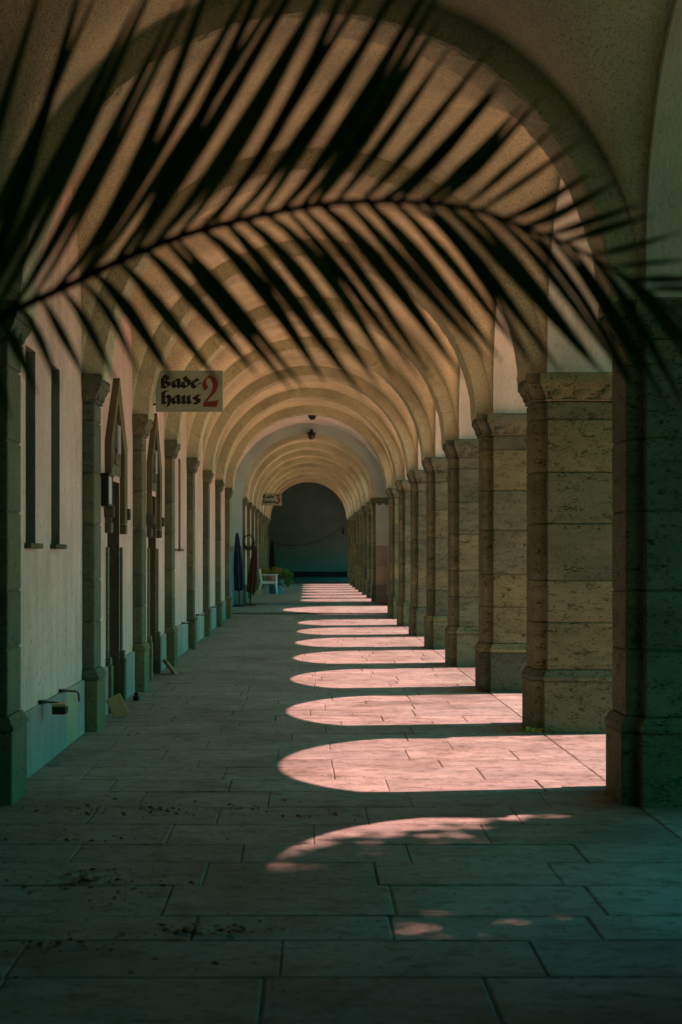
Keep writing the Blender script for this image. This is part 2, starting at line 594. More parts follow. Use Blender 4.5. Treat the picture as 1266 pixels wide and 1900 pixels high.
# ------------------------------------------------------------------ the two galleries
def gallery_shell(name, y_first, n, sp, zf, label_v, label_a, closed=0):
    """vault (ribs, bays) and the arched right-hand wall of one gallery"""
    v = thing(name + '_vault', label_v, 'vaulted ceiling', (0, 0, zf))
    a = thing(name + '_arch_wall', label_a, 'arcade wall', (0, 0, zf))
    r = (sp - BODY) / 2
    bay = vault_mesh(sp, BODY, sp, ZS, r + 0.07)
    arch = arch_wall_mesh(BODY, sp, 0.395, sp + 0.395, ZS, XW + 0.002, XO)
    for i in range(n):
        share('rib', RIB_ME[i % 3], v, (0, y_first + i * sp, 0))
        if i < n - 1:
            share('vault_bay', bay, v, (0, y_first + i * sp, 0))
            if i >= closed:
                share('arch', arch, a, (0, y_first + i * sp, 0))
    return v, a

Y1 = 9.071
SP = 3.73
PY = [Y1 + SP * (i - 1) for i in range(-2, 9)]        # three out of frame, then eight in view
near_vault, near_arch = gallery_shell('near_gallery', PY[0], len(PY), SP, 0.0,
    'rough tan stuccoed barrel vault with ribs over the front gallery', 'smooth plastered wall of round arches above the front right piers', 2)
near_vault.name, near_arch.name = 'vaulted_ceiling', 'arcade_wall'
ZF2 = 0.10
QY0, QSP = 44.16, 3.80
QY = [QY0 + QSP * i for i in range(8)]
far_vault, far_arch = gallery_shell('far_gallery', QY0, 8, QSP, ZF2,
    'ribbed tan barrel vault of the far gallery beyond the crossing', 'plastered wall of round arches above the right piers of the far gallery')
far_vault.name, far_arch.name = 'vaulted_ceiling', 'arcade_wall'

pier_labels = {
    1: 'nearest right pier, almost black in shade, cut by the edge of the view',
    2: 'pitted stone pier with egg-carved capital just behind the darkest right pier',
    3: 'third right stone pier from the front, where the sunlit floor patch narrows',
    4: 'fourth right stone pier from the front in the front gallery',
    5: 'fifth right stone pier from the front in the front gallery',
    6: 'sixth right stone pier from the front in the front gallery',
    7: 'seventh right stone pier, last but one before the crossing',
    8: 'last right stone pier of the front gallery, beside the crossing',
}
pil_labels = {
    1: 'nearest left wall pilaster, dark, cut by the left edge before the slit windows',
    2: 'left stone pilaster between the near slit windows and the first doorway',
    3: 'left stone pilaster between the two gabled doorways',
    4: 'left stone pilaster just beyond the second gabled doorway',
    5: 'left stone pilaster just beyond the thin far pair of slit windows',
    6: 'sixth left stone pilaster from the front, next to last but two',
    7: 'left stone pilaster, last but one before the crossing',
    8: 'last left stone pilaster of the front gallery, at the crossing',
}
ORD = ['first', 'second', 'third', 'fourth', 'fifth', 'sixth', 'seventh', 'eighth']
for idx, y in enumerate(PY):
    i = idx - 2
    back = {-2: 'stone pier behind the viewpoint at the end wall', -1: 'stone pier beside the viewpoint under the palm', 0: 'stone pier just out of view before the nearest right pier'}
    backl = {-2: 'wall pilaster behind the viewpoint at the end wall', -1: 'wall pilaster beside the potted palm', 0: 'wall pilaster just out of view before the nearest left one'}
    make_support('stone_pier', PIER_KIT, pier_labels.get(i) or back[i], 'pier', 'stone piers along the right of the front gallery', y, 0.0)
    make_support('wall_pilaster', PIL_KIT, pil_labels.get(i) or backl[i], 'pilaster', 'pilasters along the left wall of the front gallery', y, 0.0)
for i, y in enumerate(QY):
    make_support('stone_pier', PIER_KIT, f'{ORD[i]} right pier of the far gallery counted from the crossing', 'pier', 'stone piers along the right of the far gallery', y, ZF2)
    make_support('wall_pilaster', PIL_KIT, f'{ORD[i]} left pilaster of the far gallery counted from the crossing', 'pilaster', 'pilasters along the left wall of the far gallery', y, ZF2)

# ------------------------------------------------------------------ left wall with slit windows, doorways and dado
def left_wall(label, ya, yb, zf, windows, doors, mat='plaster', ztop=ZTOP, dado_bays=()):
    w = thing('unseen_dark_wall' if mat == 'darkstone' else 'plaster_wall', label, 'wall', (0, 0, zf))
    holes = [(y0, y1, 1.62, 3.0) for y0, y1 in windows] + [(c - 0.46, c + 0.46, 0.0, 2.28) for c in doors]
    verts, faces = [], []
    for (a, b, z0, z1) in wall_faces(ya, yb, 0.0, ztop, holes):
        k = len(verts)
        verts += [(-XW, a, z0), (-XW, b, z0), (-XW, b, z1), (-XW, a, z1)]
        faces.append((k, k + 1, k + 2, k + 3))
    # outer skin, a real wall thickness
    k = len(verts)
    xo = -XW - 0.55
    verts += [(xo, ya, 0), (xo, yb, 0), (xo, yb, ztop), (xo, ya, ztop)]
    faces.append((k, k + 1, k + 2, k + 3))
    mesh_obj('wall_face', verts, faces, mat, w)
    for (y0, y1) in windows:
        d = 0.15
        vs_ = [(-XW, y0, 1.62), (-XW, y1, 1.62), (-XW, y1, 3.0), (-XW, y0, 3.0),
               (-XW - d, y0, 1.62), (-XW - d, y1, 1.62), (-XW - d, y1, 3.0), (-XW - d, y0, 3.0)]
        win = mesh_obj('window', vs_, [(0, 1, 5, 4), (1, 2, 6, 5), (2, 3, 7, 6), (3, 0, 4, 7)], 'marble', w)
        box_obj('pane', (-XW - d - 0.02, y0, 1.62), (-XW - d + 0.02, y1, 3.0), 'glass', win)
        box_obj('sill', (-XW - 0.2, y0 - 0.05, 1.585), (-XW + 0.05, y1 + 0.05, 1.622), 'darkstone', win, 0.006)
    for c in doors:
        build_doorway(w, c)
    for (a, b) in dado_bays:
        edges = [a]
        rnd = random.Random(int(a * 10))
        while edges[-1] < b - 0.95:
            edges.append(edges[-1] + rnd.uniform(0.55, 0.9))
        edges.append(b)
        for p, q in zip(edges, edges[1:]):
            box_obj('dado_panel', (-XW - 0.02, p + 0.003, -0.02), (-XW + 0.028 + rnd.uniform(0, 0.003), q - 0.003, 0.455), 'marble', w, 0.006)
    return w

def build_doorway(w, c):
    xf = -XW
    hw, leg, pr = 0.64, 0.14, 0.065
    # gabled hood frame: legs from 1.85 to the shoulders, raking sides to the apex
    z_leg, z_sh, z_ap = 1.86, 2.64, 3.32
    outer = [(c - hw, z_leg), (c - hw, z_sh), (c, z_ap), (c + hw, z_sh), (c + hw, z_leg)]
    inner = [(c - hw + leg, z_leg), (c - hw + leg, z_sh - 0.05), (c, z_ap - 0.24), (c + hw - leg, z_sh - 0.05), (c + hw - leg, z_leg)]
    bm = bmesh.new()
    def ring(pts, x):
        return [bm.verts.new((x, y, z)) for y, z in pts]
    of, inf, ob, inb = ring(outer, xf + pr), ring(inner, xf + pr - 0.012), ring(outer, xf - 0.05), ring(inner, xf - 0.05)
    for k in range(4):
        bm.faces.new((of[k], of[k + 1], inf[k + 1], inf[k]))
        bm.faces.new((of[k], ob[k], ob[k + 1], of[k + 1]))
        bm.faces.new((inf[k], inf[k + 1], inb[k + 1], inb[k]))
    for k in (0, 4):
        bm.faces.new((of[k], inf[k], inb[k], ob[k]))
    door = bm_obj('doorway', bm, 'darkstone', w)
    # stepped consoles under the legs
    for s in (-1, 1):
        y0 = c + s * (hw - leg / 2)
        box_obj('console', (xf - 0.03, y0 - leg / 2 - 0.004, 1.75), (xf + pr, y0 + leg / 2 + 0.004, 1.856), 'darkstone', door, 0.01)
        box_obj('label_stop', (xf - 0.02, c + s * (hw + 0.012) - 0.03, 1.90), (xf + pr + 0.03, c + s * (hw + 0.012) + 0.03, 2.02), 'darkstone', door, 0.006)
    # tympanum with carved relief
    t = [(c - hw + leg, 2.34), (c + hw - leg, 2.34), (c + hw - leg, z_sh - 0.05), (c, z_ap - 0.24), (c - hw + leg, z_sh - 0.05)]
    mesh_obj('tympanum', [(xf + 0.012, y, z) for y, z in t], [(0, 1, 2, 3, 4)], 'pilaster', door)
    bm = bmesh.new()
    rnd = random.Random(3)
    add_box(bm, (xf, c - 0.05, 2.45), (xf + 0.035, c + 0.30, 2.52), 0.006)
    for k in range(26):
        yy = c + rnd.uniform(-0.36, 0.30)
        top = z_ap - 0.40 - abs(yy - c) * 1.05
        zz = rnd.uniform(2.50, max(2.55, top))
        s = rnd.uniform(0.03, 0.07)
        m4 = Matrix.Translation((xf + 0.015, yy, zz)) @ Matrix.Diagonal((0.035 / s * 0.6, 1, rnd.uniform(0.8, 1.8), 1))
        bmesh.ops.create_icosphere(bm, subdivisions=1, radius=s, matrix=m4)
    bm_obj('relief', bm, 'darkstone', door)
    box_obj('relief_panel', (xf + 0.02, c + 0.04, 2.56), (xf + 0.045, c + 0.26, 2.86), 'marble', door, 0.008)
    # recessed reveal, lintel, leaf
    d = 0.42
    y0, y1, zt = c - 0.46, c + 0.46, 2.28
    vs_ = [(xf, y0, 0), (xf, y1, 0), (xf, y1, zt), (xf, y0, zt), (xf - d, y0, 0), (xf - d, y1, 0), (xf - d, y1, zt), (xf - d, y0, zt)]
    mesh_obj('reveal', vs_, [(0, 1, 5, 4), (1, 2, 6, 5), (2, 3, 7, 6), (3, 0, 4, 7)], 'darkstone', door)
    bm = bmesh.new()
    add_box(bm, (xf - d + 0.01, y0 + 0.005, 0.02), (xf - d + 0.05, y1 - 0.005, zt - 0.005), 0.004)
    for (a, b) in ((y0 + 0.10, c - 0.05), (c + 0.05, y1 - 0.10)):
        for (p, q) in ((0.15, 0.85), (0.98, 1.55), (1.66, 2.16)):
            add_box(bm, (xf - d + 0.04, a, p), (xf - d + 0.07, b, q), 0.012)
    bm_obj('door_leaf', bm, 'darkwood', door)
    bm = bmesh.new()
    add_tube(bm, [(xf - d + 0.05, c + 0.02, 1.05), (xf - d + 0.11, c + 0.02, 1.05), (xf - d + 0.11, c + 0.13, 1.05)], 0.010, 6)
    bm_obj('handle', bm, 'brass', door)
    for s in (-1, 1):
        yy = c + s * 0.53
        bm = bmesh.new()
        add_box(bm, (xf - 0.02, yy - 0.068, 0.0), (xf + 0.062, yy + 0.068, 0.46), 0.008)
        add_box(bm, (xf - 0.02, yy - 0.060, 0.463), (xf + 0.050, yy + 0.060, 0.54), 0.008)
        add_box(bm, (xf - 0.02, yy - 0.045, 0.543), (xf + 0.026, yy + 0.045, 1.615), 0.008)
        bm_obj('jamb', bm, 'pilaster', door)

DOOR_C = [PY[4] - SP + 2.16 + SP - SP + SP, 0]         # computed below
P = {i - 2: y for i, y in enumerate(PY)}               # pier index -> front plane
door_centres = [P[2] + 2.16, P[3] + 2.16]
windows = [(P[1] + 1.22, P[1] + 1.59), (P[1] + 2.25, P[1] + 2.64), (P[4] + 1.22, P[4] + 1.59), (P[4] + 2.25, P[4] + 2.64)]
dado = []
for i in range(-1, 9):
    a = P[i - 1] + PB + 0.05
    b = P[i] + PA - 0.05
    if (i - 1) in (2, 3):
        c = P[i - 1] + 2.16
        dado += [(a, c - 0.605), (c + 0.605, b)]
    else:
        dado.append((a, b))
left_wall('unseen left wall of the bays beside the potted palm, darkened to cut bounced light', PY[0] - 0.2, P[1] + 0.3, 0.0, [], [], mat='darkstone', dado_bays=[d for d in dado if d[1] < P[1] + 0.3])  # out-of-view stretch, dark stone only to lower bounce in the front bays
left_wall('plastered left wall of the front gallery with slit windows, gabled doorways and marble skirting', P[1] + 0.3, P[8] + BODY, 0.0, windows, door_centres, dado_bays=[d for d in dado if d[1] > P[1] + 0.3])
far_dado = [(QY[i] + PB + 0.05, QY[i + 1] + PA - 0.05) for i in range(7)]
left_wall('plastered left wall of the far gallery behind the white chair', QY0, QY[7] + 0.5, ZF2, [], [], dado_bays=far_dado)

# unseen solid wall added before the first right opening to darken the front bays
tag(box_obj('unseen_dark_wall', (XW + 0.004, PY[0] - 0.02, -0.02), (XO - 0.01, PY[2] + 0.392, ZTOP - 0.006), 'darkstone'), 'unseen dark wall added on the right beside the viewpoint to block light', 'wall')
# unseen end wall behind the viewpoint, kept dark to cut bounced light
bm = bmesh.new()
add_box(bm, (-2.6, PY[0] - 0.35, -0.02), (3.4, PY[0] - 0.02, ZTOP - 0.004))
tag(bm_obj('unseen_dark_wall', bm, 'darkstone'), 'unseen end wall behind the viewpoint, darkened to cut bounced light', 'wall')

# ------------------------------------------------------------------ crossing pavilion between the galleries
YA, YB = P[8] + BODY, QY0
PR = 2.36
pav = thing('crossing_pavilion', 'pale blue taller vaulted crossing between the two galleries', 'pavilion', (0, 0, 0))
o0, o1 = 37.9, 42.75
r = (o1 - o0) / 2
share('vault', vault_mesh(0, o0, o1, 4.95 - r, r + 0.05, rv=PR, y0=YA - 0.12, y1=YB + 0.2, mat='soffit'), pav)
share('arch', arch_wall_mesh(o0, o1, YA - 0.1, YB + 0.1, 4.95 - r, PR + 0.002, 2.80, zbot=0.0), pav)
bm = bmesh.new()
add_box(bm, (-PR - 0.4, YA - 0.1, 0), (-PR, YB + 0.1, ZTOP))
bm_obj('wall_face', bm, 'bluewall', pav)
# stone dado of the crossing's right-hand piers
for (a, b) in ((YA + 0.01, o0), (o1, YB - 0.01)):
    box_obj('stone', (PR - 0.05, a, -0.02), (2.83, b + (-0.0), 0.62), 'marble', pav, 0.008)
    box_obj('stone', (PR - 0.035, a + 0.015, 0.625), (2.815, b, 1.20), 'marble', pav, 0.008)
    box_obj('stone', (PR - 0.035, a + 0.015, 1.204), (2.815, b, 1.78), 'marble', pav, 0.008)
# gable walls of the crossing: rings of plaster round each gallery mouth
def mouth(y0, y1, zf):
    n = 48
    verts, faces = [], []
    big = [(3.3, 0), (3.3, 5.5), (-3.3, 5.5), (-3.3, 0)]
    inner = [(1.97, zf + ZCAP - 0.05)] + [(1.97 * cos(pi * k / n), zf + ZC + 1.97 * sin(pi * k / n)) for k in range(n + 1)] + [(-1.97, zf + ZCAP - 0.05)]
    def outer_pt(x, z):
        s = max(abs(x) / 2.9, (z - 2.0) / 3.49)
        return (x / s, 2.0 + (z - 2.0) / s)
    for y in (y0, y1):
        for x, z in inner:
            ox, oz = outer_pt(x, z)
            verts += [(x, y, z), (ox, y, oz)]
    m = len(inner)
    for side in (0, 1):
        for i in range(m - 1):
            a = side * 2 * m + 2 * i
            faces.append((a, a + 2, a + 3, a + 1))
    for i in range(m - 1):
        a, b = 2 * i, 2 * m + 2 * i
        faces.append((a, a + 2, b + 2, b))
    return verts, faces
v_, f_ = mouth(YA - 0.06, YA + 0.02, 0)
mesh_obj('gable', v_, f_, 'soffit', pav)
v_, f_ = mouth(YB - 0.02, YB + 0.07, ZF2)
mesh_obj('gable', v_, f_, 'bluewall', pav)

for sx, mt in ((-1, 'bluewall'), (1, 'bluewall')):
    xa, xb = sorted((sx * 1.99, sx * 2.95))
    box_obj('wall_face', (xa, YB - 0.03, 1.78), (xb, YB + 0.055, ZCAP + ZF2 + 0.3), mt, pav)
    for z0, z1 in ((-0.02, 0.62), (0.624, 1.20), (1.204, 1.776)):
        box_obj('stone', (xa, YB - 0.055, z0), (xb, YB + 0.05, z1), 'marble', pav, 0.008)
    if sx < 0:
        box_obj('wall_face', (-2.95, YA - 0.05, -0.02), (-2.02, YA - 0.005, ZCAP + 0.3), mt, pav)

def pendant(y, z, label, wall):
    bm = bmesh.new()
    if wall:
        add_tube(bm, [(0, 0, 0.0), (0, 0.0, 0.03), (0, 0.12, 0.05)], 0.014, 6)
        add_box(bm, (-0.05, 0.10, 0.0), (0.05, 0.14, 0.10))
    else:
        add_tube(bm, [(0.0, 0, 0.0), (0.0, 0, 0.28)], 0.012, 6)
        add_lathe(bm, [(0.05, 0.26), (0.05, 0.285)], n=10)
    t = tag(bm_obj('hanging_lamp', bm, 'iron', loc=(0.07, y, z)), label, 'lamp', 'lamps under the crossing vault')
    bm = bmesh.new()
    add_lathe(bm, [(0.04, 0.02), (0.13, 0.0), (0.14, -0.03), (0.12, -0.05)], n=14)
    bm_obj('lamp_shade', bm, 'iron', t)
    bm = bmesh.new()
    add_lathe(bm, [(0.11, -0.045), (0.115, -0.10), (0.08, -0.18), (0.03, -0.21)], n=14)
    bm_obj('lamp_glass', bm, 'glass', t)
pendant(37.4, 5.13, 'dark round lamp hanging nearest under the crossing vault', False)
pendant(44.0, 5.14, 'dark round lamp on the crossing wall over the mouth of the far gallery', True)

# ------------------------------------------------------------------ end hall beyond the far gallery
YE = 91.0
hall = thing('end_hall', 'dark teal painted hall wall closing the far end of the walk', 'hall', (0, 0, 0))
yq = QY[7] + 0.395
box_obj('end_wall', (-4.2, YE, -0.02), (4.2, YE + 0.3, 6.6), 'teal', hall)
box_obj('skirting', (-4.2, YE - 0.05, 0.0), (4.2, YE - 0.003, 0.44), 'black', hall)
box_obj('side_wall', (-4.5, yq, -0.02), (-4.2, YE + 0.3, 6.6), 'teal', hall)
box_obj('side_wall', (4.2, yq, -0.02), (4.5, 75.0, 6.6), 'teal', hall)
box_obj('side_wall', (4.2, 89.5, -0.02), (4.5, YE + 0.3, 6.6), 'teal', hall)
box_obj('side_wall', (4.2, 75.003, 2.3), (4.5, 89.497, 6.6), 'teal', hall)
box_obj('hall_ceiling', (-4.5, yq + 0.06, 6.604), (4.5, YE + 0.3, 6.7), 'teal', hall)
v_, f_ = mouth(yq - 0.05, yq + 0.05, ZF2)
mesh_obj('gable', v_, f_, 'soffit', hall)
for s in (-1, 1):
    box_obj('side_wall', (min(s * 2.05, s * 4.2), yq + 0.06, 0.0), (max(s * 2.05, s * 4.2), yq + 0.30, 6.6), 'teal', hall)
box_obj('side_wall', (-2.04, yq + 0.07, 5.2), (2.04, yq + 0.30, 6.6), 'teal', hall)

# ------------------------------------------------------------------ roof
rf = thing('tiled_roof', 'low tiled roof lying over the galleries and the crossing', 'roof', (0, 0, 0))
bm = bmesh.new()
add_box(bm, (-3.0, -2.8, ZTOP + 0.002), (3.21, 71.18, ZTOP + 0.15))
bm_obj('eaves', bm, 'soffit', rf)
mesh_obj('roof_slope', [(-3.2, -3, 5.66), (3.24, -3, 5.66), (0.35, -3, 6.7), (-3.2, 71.3, 5.66), (3.24, 71.3, 5.66), (0.35, 71.3, 6.7)],
         [(0, 1, 2), (3, 5, 4), (0, 2, 5, 3), (1, 4, 5, 2)], 'roof', rf)

# ------------------------------------------------------------------ floors and ground
def structure(o):
    o['kind'] = 'structure'
    return o
bm = bmesh.new()
add_box(bm, (-600, -600, -0.5), (600, 600, -0.14))
structure(bm_obj('unseen_lawn', bm, 'gravel'))  # unseen ground, made grass so the light it bounces turns green
structure(mesh_obj('added_bounce_path', [(3.46, 11.0, -0.13), (8.5, 11.0, -0.13), (8.5, 110, -0.13), (3.46, 110, -0.13)], [(0, 1, 2, 3)], 'added_bounce_path'))  # unseen path added to bounce warm sunlight onto vault and left wall
floor = structure(box_obj('gallery_floor', (-2.6, -2.6, -0.13), (3.45, 37.88, -0.006), 'joint'))
pav_floor = structure(box_obj('crossing_floor', (-2.8, 37.88, -0.13), (3.0, 43.55, 0.036), 'joint'))
far_floor = structure(box_obj('far_gallery_floor', (-4.6, 43.55, -0.13), (4.6, YE + 0.5, ZF2 - 0.006), 'joint'))

def slab_geo(x0, x1, y0, y1, z, dz, rnd):
    """a paving slab: bevelled top, slightly tilted, ragged arris (20 faces)"""
    b = 0.007
    t = [rnd.uniform(-0.0012, 0.0012) for _ in range(4)]
    j = lambda: rnd.uniform(-0.004, 0.004)
    lo = [(x0, y0), (x1, y0), (x1, y1), (x0, y1)]
    hi = [(x0 + b + j(), y0 + b + j()), (x1 - b + j(), y0 + b + j()), (x1 - b + j(), y1 - b + j()), (x0 + b + j(), y1 - b + j())]
    verts = [(x, y, z - 0.03) for x, y in lo] + [(x, y, z + dz - 0.005) for x, y in lo] + [(x, y, z + dz + t[k]) for k, (x, y) in enumerate(hi)]
    faces = [(8, 9, 10, 11)]
    for k in range(4):
        q = (k + 1) % 4
        faces += [(k, q, 4 + q, 4 + k), (4 + k, 4 + q, 8 + q, 8 + k)]
    return verts, faces

def pave(floor_obj, y0, y1, z, xa, xb, xc, limit, seed, first_y=0.0):
    rnd = random.Random(seed)
    y = y0
    sv, sf = [], []
    count = 0
    while y < y1 - 0.1:
        d = rnd.choice((0.40, 0.46, 0.52, 0.58))
        if y + d > y1 - 0.2:
            d = y1 - y
        spans = []
        x = xa - rnd.uniform(0.0, 0.8)
        while x < xb:
            L = rnd.uniform(0.72, 1.05)
            a, b = max(x, xa), min(x + L, xb)
            if xb - b < 0.22:
                b = xb
            if b - a > 0.1:
                spans.append((a, b))
            x = b if b > a else x + L
            if b >= xb:
                break
        if xc:
            m = xb + rnd.uniform(0.5, 0.8)
            spans += [(xb, m), (m, xc)]
        for a, b in spans:
            g = rnd.choice((0.002, 0.003, 0.003, 0.006))
            v, f = slab_geo(a + g, b - g, y + 0.0025, y + d - 0.0025, z, rnd.uniform(-0.002, 0.002), rnd)
            if first_y <= y and count < limit:
                mesh_obj('paving_slab', v, f, 'slab', floor_obj)
                count += 1
            else:
                k = len(sv)
                sv += v
                sf += [tuple(i + k for i in q) for q in f]
        y += d
    if sv:
        o = mesh_obj('paving', sv, sf, 'slab', floor_obj)
        o['kind'] = 'stuff'
pave(floor, -2.6, 37.87, 0.0, -2.03, 1.97, 3.4, 290, 4, 4.4)
pave(pav_floor, 37.885, 43.545, 0.04, -2.4, 2.4, 2.95, 0, 5)
pave(far_floor, 43.555, YE + 0.4, ZF2, -2.03, 1.97, 3.4, 0, 6)
# step kerbs
for (yy, zt, xa, xb, lab) in ((37.84, 0.036, -2.35, 2.75, 'worn stone step edge at the front of the crossing'), (43.50, ZF2 - 0.004, -2.35, 2.75, 'stone step edge at the mouth of the far gallery')):
    box_obj('step_edge', (xa, yy, -0.02), (xb, yy + 0.044, zt), 'slab', pav_floor, 0.004)

# ------------------------------------------------------------------ signs
def nib(strokes, w=0.30, ang=42):
    n = Vector((cos(radians(ang)), sin(radians(ang)))) * (w / 2)
    quads = []
    for st in strokes:
        for p, q in zip(st, st[1:]):
            p, q = Vector(p), Vector(q)
            quads.append((p - n, p + n, q + n, q - n))
    return quads

GLYPH = {
    'B': [[(.02, 1.12), (.22, 1.32), (.44, 1.12), (.62, 1.24)], [(.16, 1.1), (.16, .18)], [(.44, 1.2), (.50, .82), (.24, .66)], [(.24, .66), (.58, .50), (.60, .22), (.36, .04), (.16, .16), (.0, .08)]],
    'a': [[(.10, .70), (.12, .26), (.26, .08), (.46, .26)], [(.12, .70), (.32, .92), (.48, .76)], [(.48, .84), (.48, .22), (.60, .08)]],
    'd': [[(.10, .66), (.11, .26), (.28, .06), (.52, .26), (.52, .66), (.34, .86), (.20, 1.14), (.36, 1.30)], [(.10, .66), (.34, .84)]],
    'e': [[(.46, .20), (.28, .06), (.11, .26), (.11, .70), (.30, .92), (.46, .72), (.18, .46)]],
    '-': [[(.0, .44), (.20, .50)]],
    'h': [[(.30, 1.22), (.10, 1.30), (.12, .16), (.0, .08)], [(.12, 1.22), (.42, 1.34)], [(.12, .66), (.36, .90), (.54, .72), (.54, .10), (.40, -.26)], [(.10, .20), (.26, .06)]],
    'u': [[(.04, .84), (.12, .80), (.12, .24), (.26, .08), (.46, .24)], [(.46, .88), (.48, .22), (.62, .08)]],
    's': [[(.62, 1.02), (.44, .80), (.28, .92), (.11, .74), (.48, .36), (.40, .08), (.16, .18), (.0, .04)]],
}
TWO = [(820, 395), (850, 330), (895, 285), (940, 260), (1010, 290), (1055, 360), (1055, 440), (1020, 520), (890, 655), (985, 645), (1060, 630), (1075, 600), (1052, 690), (1035, 745), (1018, 735), (838, 735), (840, 672), (930, 560), (975, 470), (980, 390), (950, 320), (905, 300), (885, 330), (880, 380), (915, 440), (857, 500), (830, 450)]
THREE = [(842, 270), (1072, 262), (1040, 330), (985, 400), (1050, 450), (1072, 540), (1040, 640), (970, 720), (890, 745), (830, 700), (822, 630), (868, 600), (905, 650), (945, 640), (968, 570), (950, 500), (905, 470), (880, 480), (960, 345), (875, 345), (835, 385), (815, 360)]

def make_sign(loc, label, numeral):
    k = 0.765 / 1000.0                       # metres per drawing unit; board 1000 x 612 units
    th = 0.02
    s = thing('hanging_sign', label, 'sign', loc, 'numbered bath house signs')
    box_obj('sign_board', (0, -th, 0), (0.765, th, 0.470), 'signboard', s, 0.004)
    def put(name, polys, mat):
        bm = bmesh.new()
        for i, poly in enumerate(polys):
            y = -th - 0.0012 - 0.00012 * (i % 9)
            front = [bm.verts.new((px * k, y, (612 - pz) * k)) for px, pz in poly]
            backv = [bm.verts.new((px * k, -th + 0.001, (612 - pz) * k)) for px, pz in poly]
            bm.faces.new(front)
            m = len(front)
            for a in range(m):
                bm.faces.new((front[a], backv[a], backv[(a + 1) % m], front[(a + 1) % m]))
        bm_obj(name, bm, mat, s)
    for text, base, starts in (('Bade-', 262, (72, 240, 385, 528, 632)), ('haus', 502, (88, 238, 388, 545))):
        for ch, sx in zip(text, starts):
            polys = [[(sx + p.x * 215, base - p.y * 146) for p in q] for q in nib(GLYPH[ch], 0.36)]
            put('letter', polys, 'black')
    put('numeral', [[(x - 130, z - 193) for x, z in (TWO if numeral == 2 else THREE)]], 'red')
    bm = bmesh.new()
    add_tube(bm, [(-0.06, 0, 0.085), (0.03, 0, 0.085)], 0.012, 6)
    add_tube(bm, [(-0.06, 0, 0.40), (0.03, 0, 0.40)], 0.012, 6)
    bm_obj('bracket', bm, 'iron', s)
    return s
make_sign((-1.785, 16.9, 3.165), 'green grey sign lettered Bade-haus 2 in blackletter, fixed to a left rib', 2)
make_sign((-1.785, QY[3] + 0.4, 3.36), 'small distant sign lettered Bade-haus 3, half hidden by far ribs', 3)

# ------------------------------------------------------------------ things along the left wall
lan = thing('wall_lantern', 'black box lantern with a pale pane beside the first doorway', 'lantern', (-XW, 13.95, 2.0))
bm = bmesh.new()
add_box(bm, (-0.01, 0, 0), (0.085, 0.36, 0.022), 0.003)
add_box(bm, (-0.01, 0, 0.285), (0.095, 0.36, 0.31), 0.003)
add_box(bm, (-0.01, 0, 0.022), (0.01, 0.36, 0.285))
for (y0, y1) in ((0, 0.07), (0.30, 0.36)):
    add_box(bm, (0.0105, y0, 0.0225), (0.083, y1, 0.2845), 0.002)
bm_obj('lantern_frame', bm, 'iron', lan)
box_obj('pane', (0.015, 0.071, 0.024), (0.078, 0.299, 0.283), 'frost', lan)

def hook(y, label):
    bm = bmesh.new()
    add_tube(bm, [(-0.03, 0, 0), (0.10, 0.0, -0.005), (0.125, 0, -0.02), (0.13, 0, -0.085)], 0.008, 8)
    add_lathe(bm, [(0.03, -0.012), (0.03, 0.012)], 0.0, 0.0, 10)
    t = bm_obj('wall_hook', bm, 'brass', loc=(-XW + 0.03, y, 0.47))
    return tag(t, label, 'hook', 'metal hooks above the marble skirting')
hook(P[1] + 2.60, 'bent metal hook above the skirting before the second left pilaster')
hook(P[1] + 1.72, 'metal hook carrying a small brown box under the near slit window')
hook(P[4] + 2.75, 'bent metal hook above the skirting under the thin far slit windows')
hook(P[5] + 2.1, 'bent metal hook above the skirting between the fifth and sixth left pilasters')
hook(P[6] + 2.1, 'bent metal hook above the skirting before the last but one left pilaster')
bm = bmesh.new()
add_box(bm, (-0.045, -0.06, 0), (0.055, 0.06, 0.07), 0.006)
bx = tag(bm_obj('hanging_box', bm, 'rust', loc=(-1.86, P[1] + 1.70, 0.385)), 'small brown box hanging on the hook under the slit window', 'box')
bm = bmesh.new()
add_box(bm, (-0.048, -0.063, 0.055), (0.058, 0.063, 0.078), 0.004)
bm_obj('lid', bm, 'wood', bx)

def leaning_board(loc, rot, label, w, h, d):
    bm = bmesh.new()
    add_box(bm, (-w / 2, -d / 2, 0), (w / 2, d / 2, h), 0.006)
    o = bm_obj('wooden_board', bm, 'wood', loc=loc)
    o.rotation_euler = rot
    tag(o, label, 'board', 'boards leaning by the doorways')
    for s in (-1, 1):
        bm = bmesh.new()
        add_box(bm, (-w / 2 + 0.01, d / 2, h * (0.5 + s * 0.3) - 0.015), (w / 2 - 0.01, d / 2 + 0.02, h * (0.5 + s * 0.3) + 0.015), 0.003)
        bm_obj('batten', bm, 'wood', o)
leaning_board((-1.80, 13.99, 0.006), (radians(-18), radians(-26), radians(10)), 'pale wooden board leaning beside the first doorway', 0.15, 0.22, 0.03)
leaning_board((-1.76, 19.05, 0.006), (radians(4), radians(-38), radians(20)), 'pale wooden board tilted against the wall by the second doorway', 0.035, 0.22, 0.16)
bm = bmesh.new()
add_box(bm, (-0.03, -0.05, 0), (0.03, 0.05, 0.055), 0.01)
add_box(bm, (-0.02, -0.02, 0.05), (0.02, 0.02, 0.085), 0.006)
tag(bm_obj('door_stop', bm, 'iron', loc=(-1.86, 15.62, 0.002)), 'small black door stop on the floor past the first doorway', 'door stop')

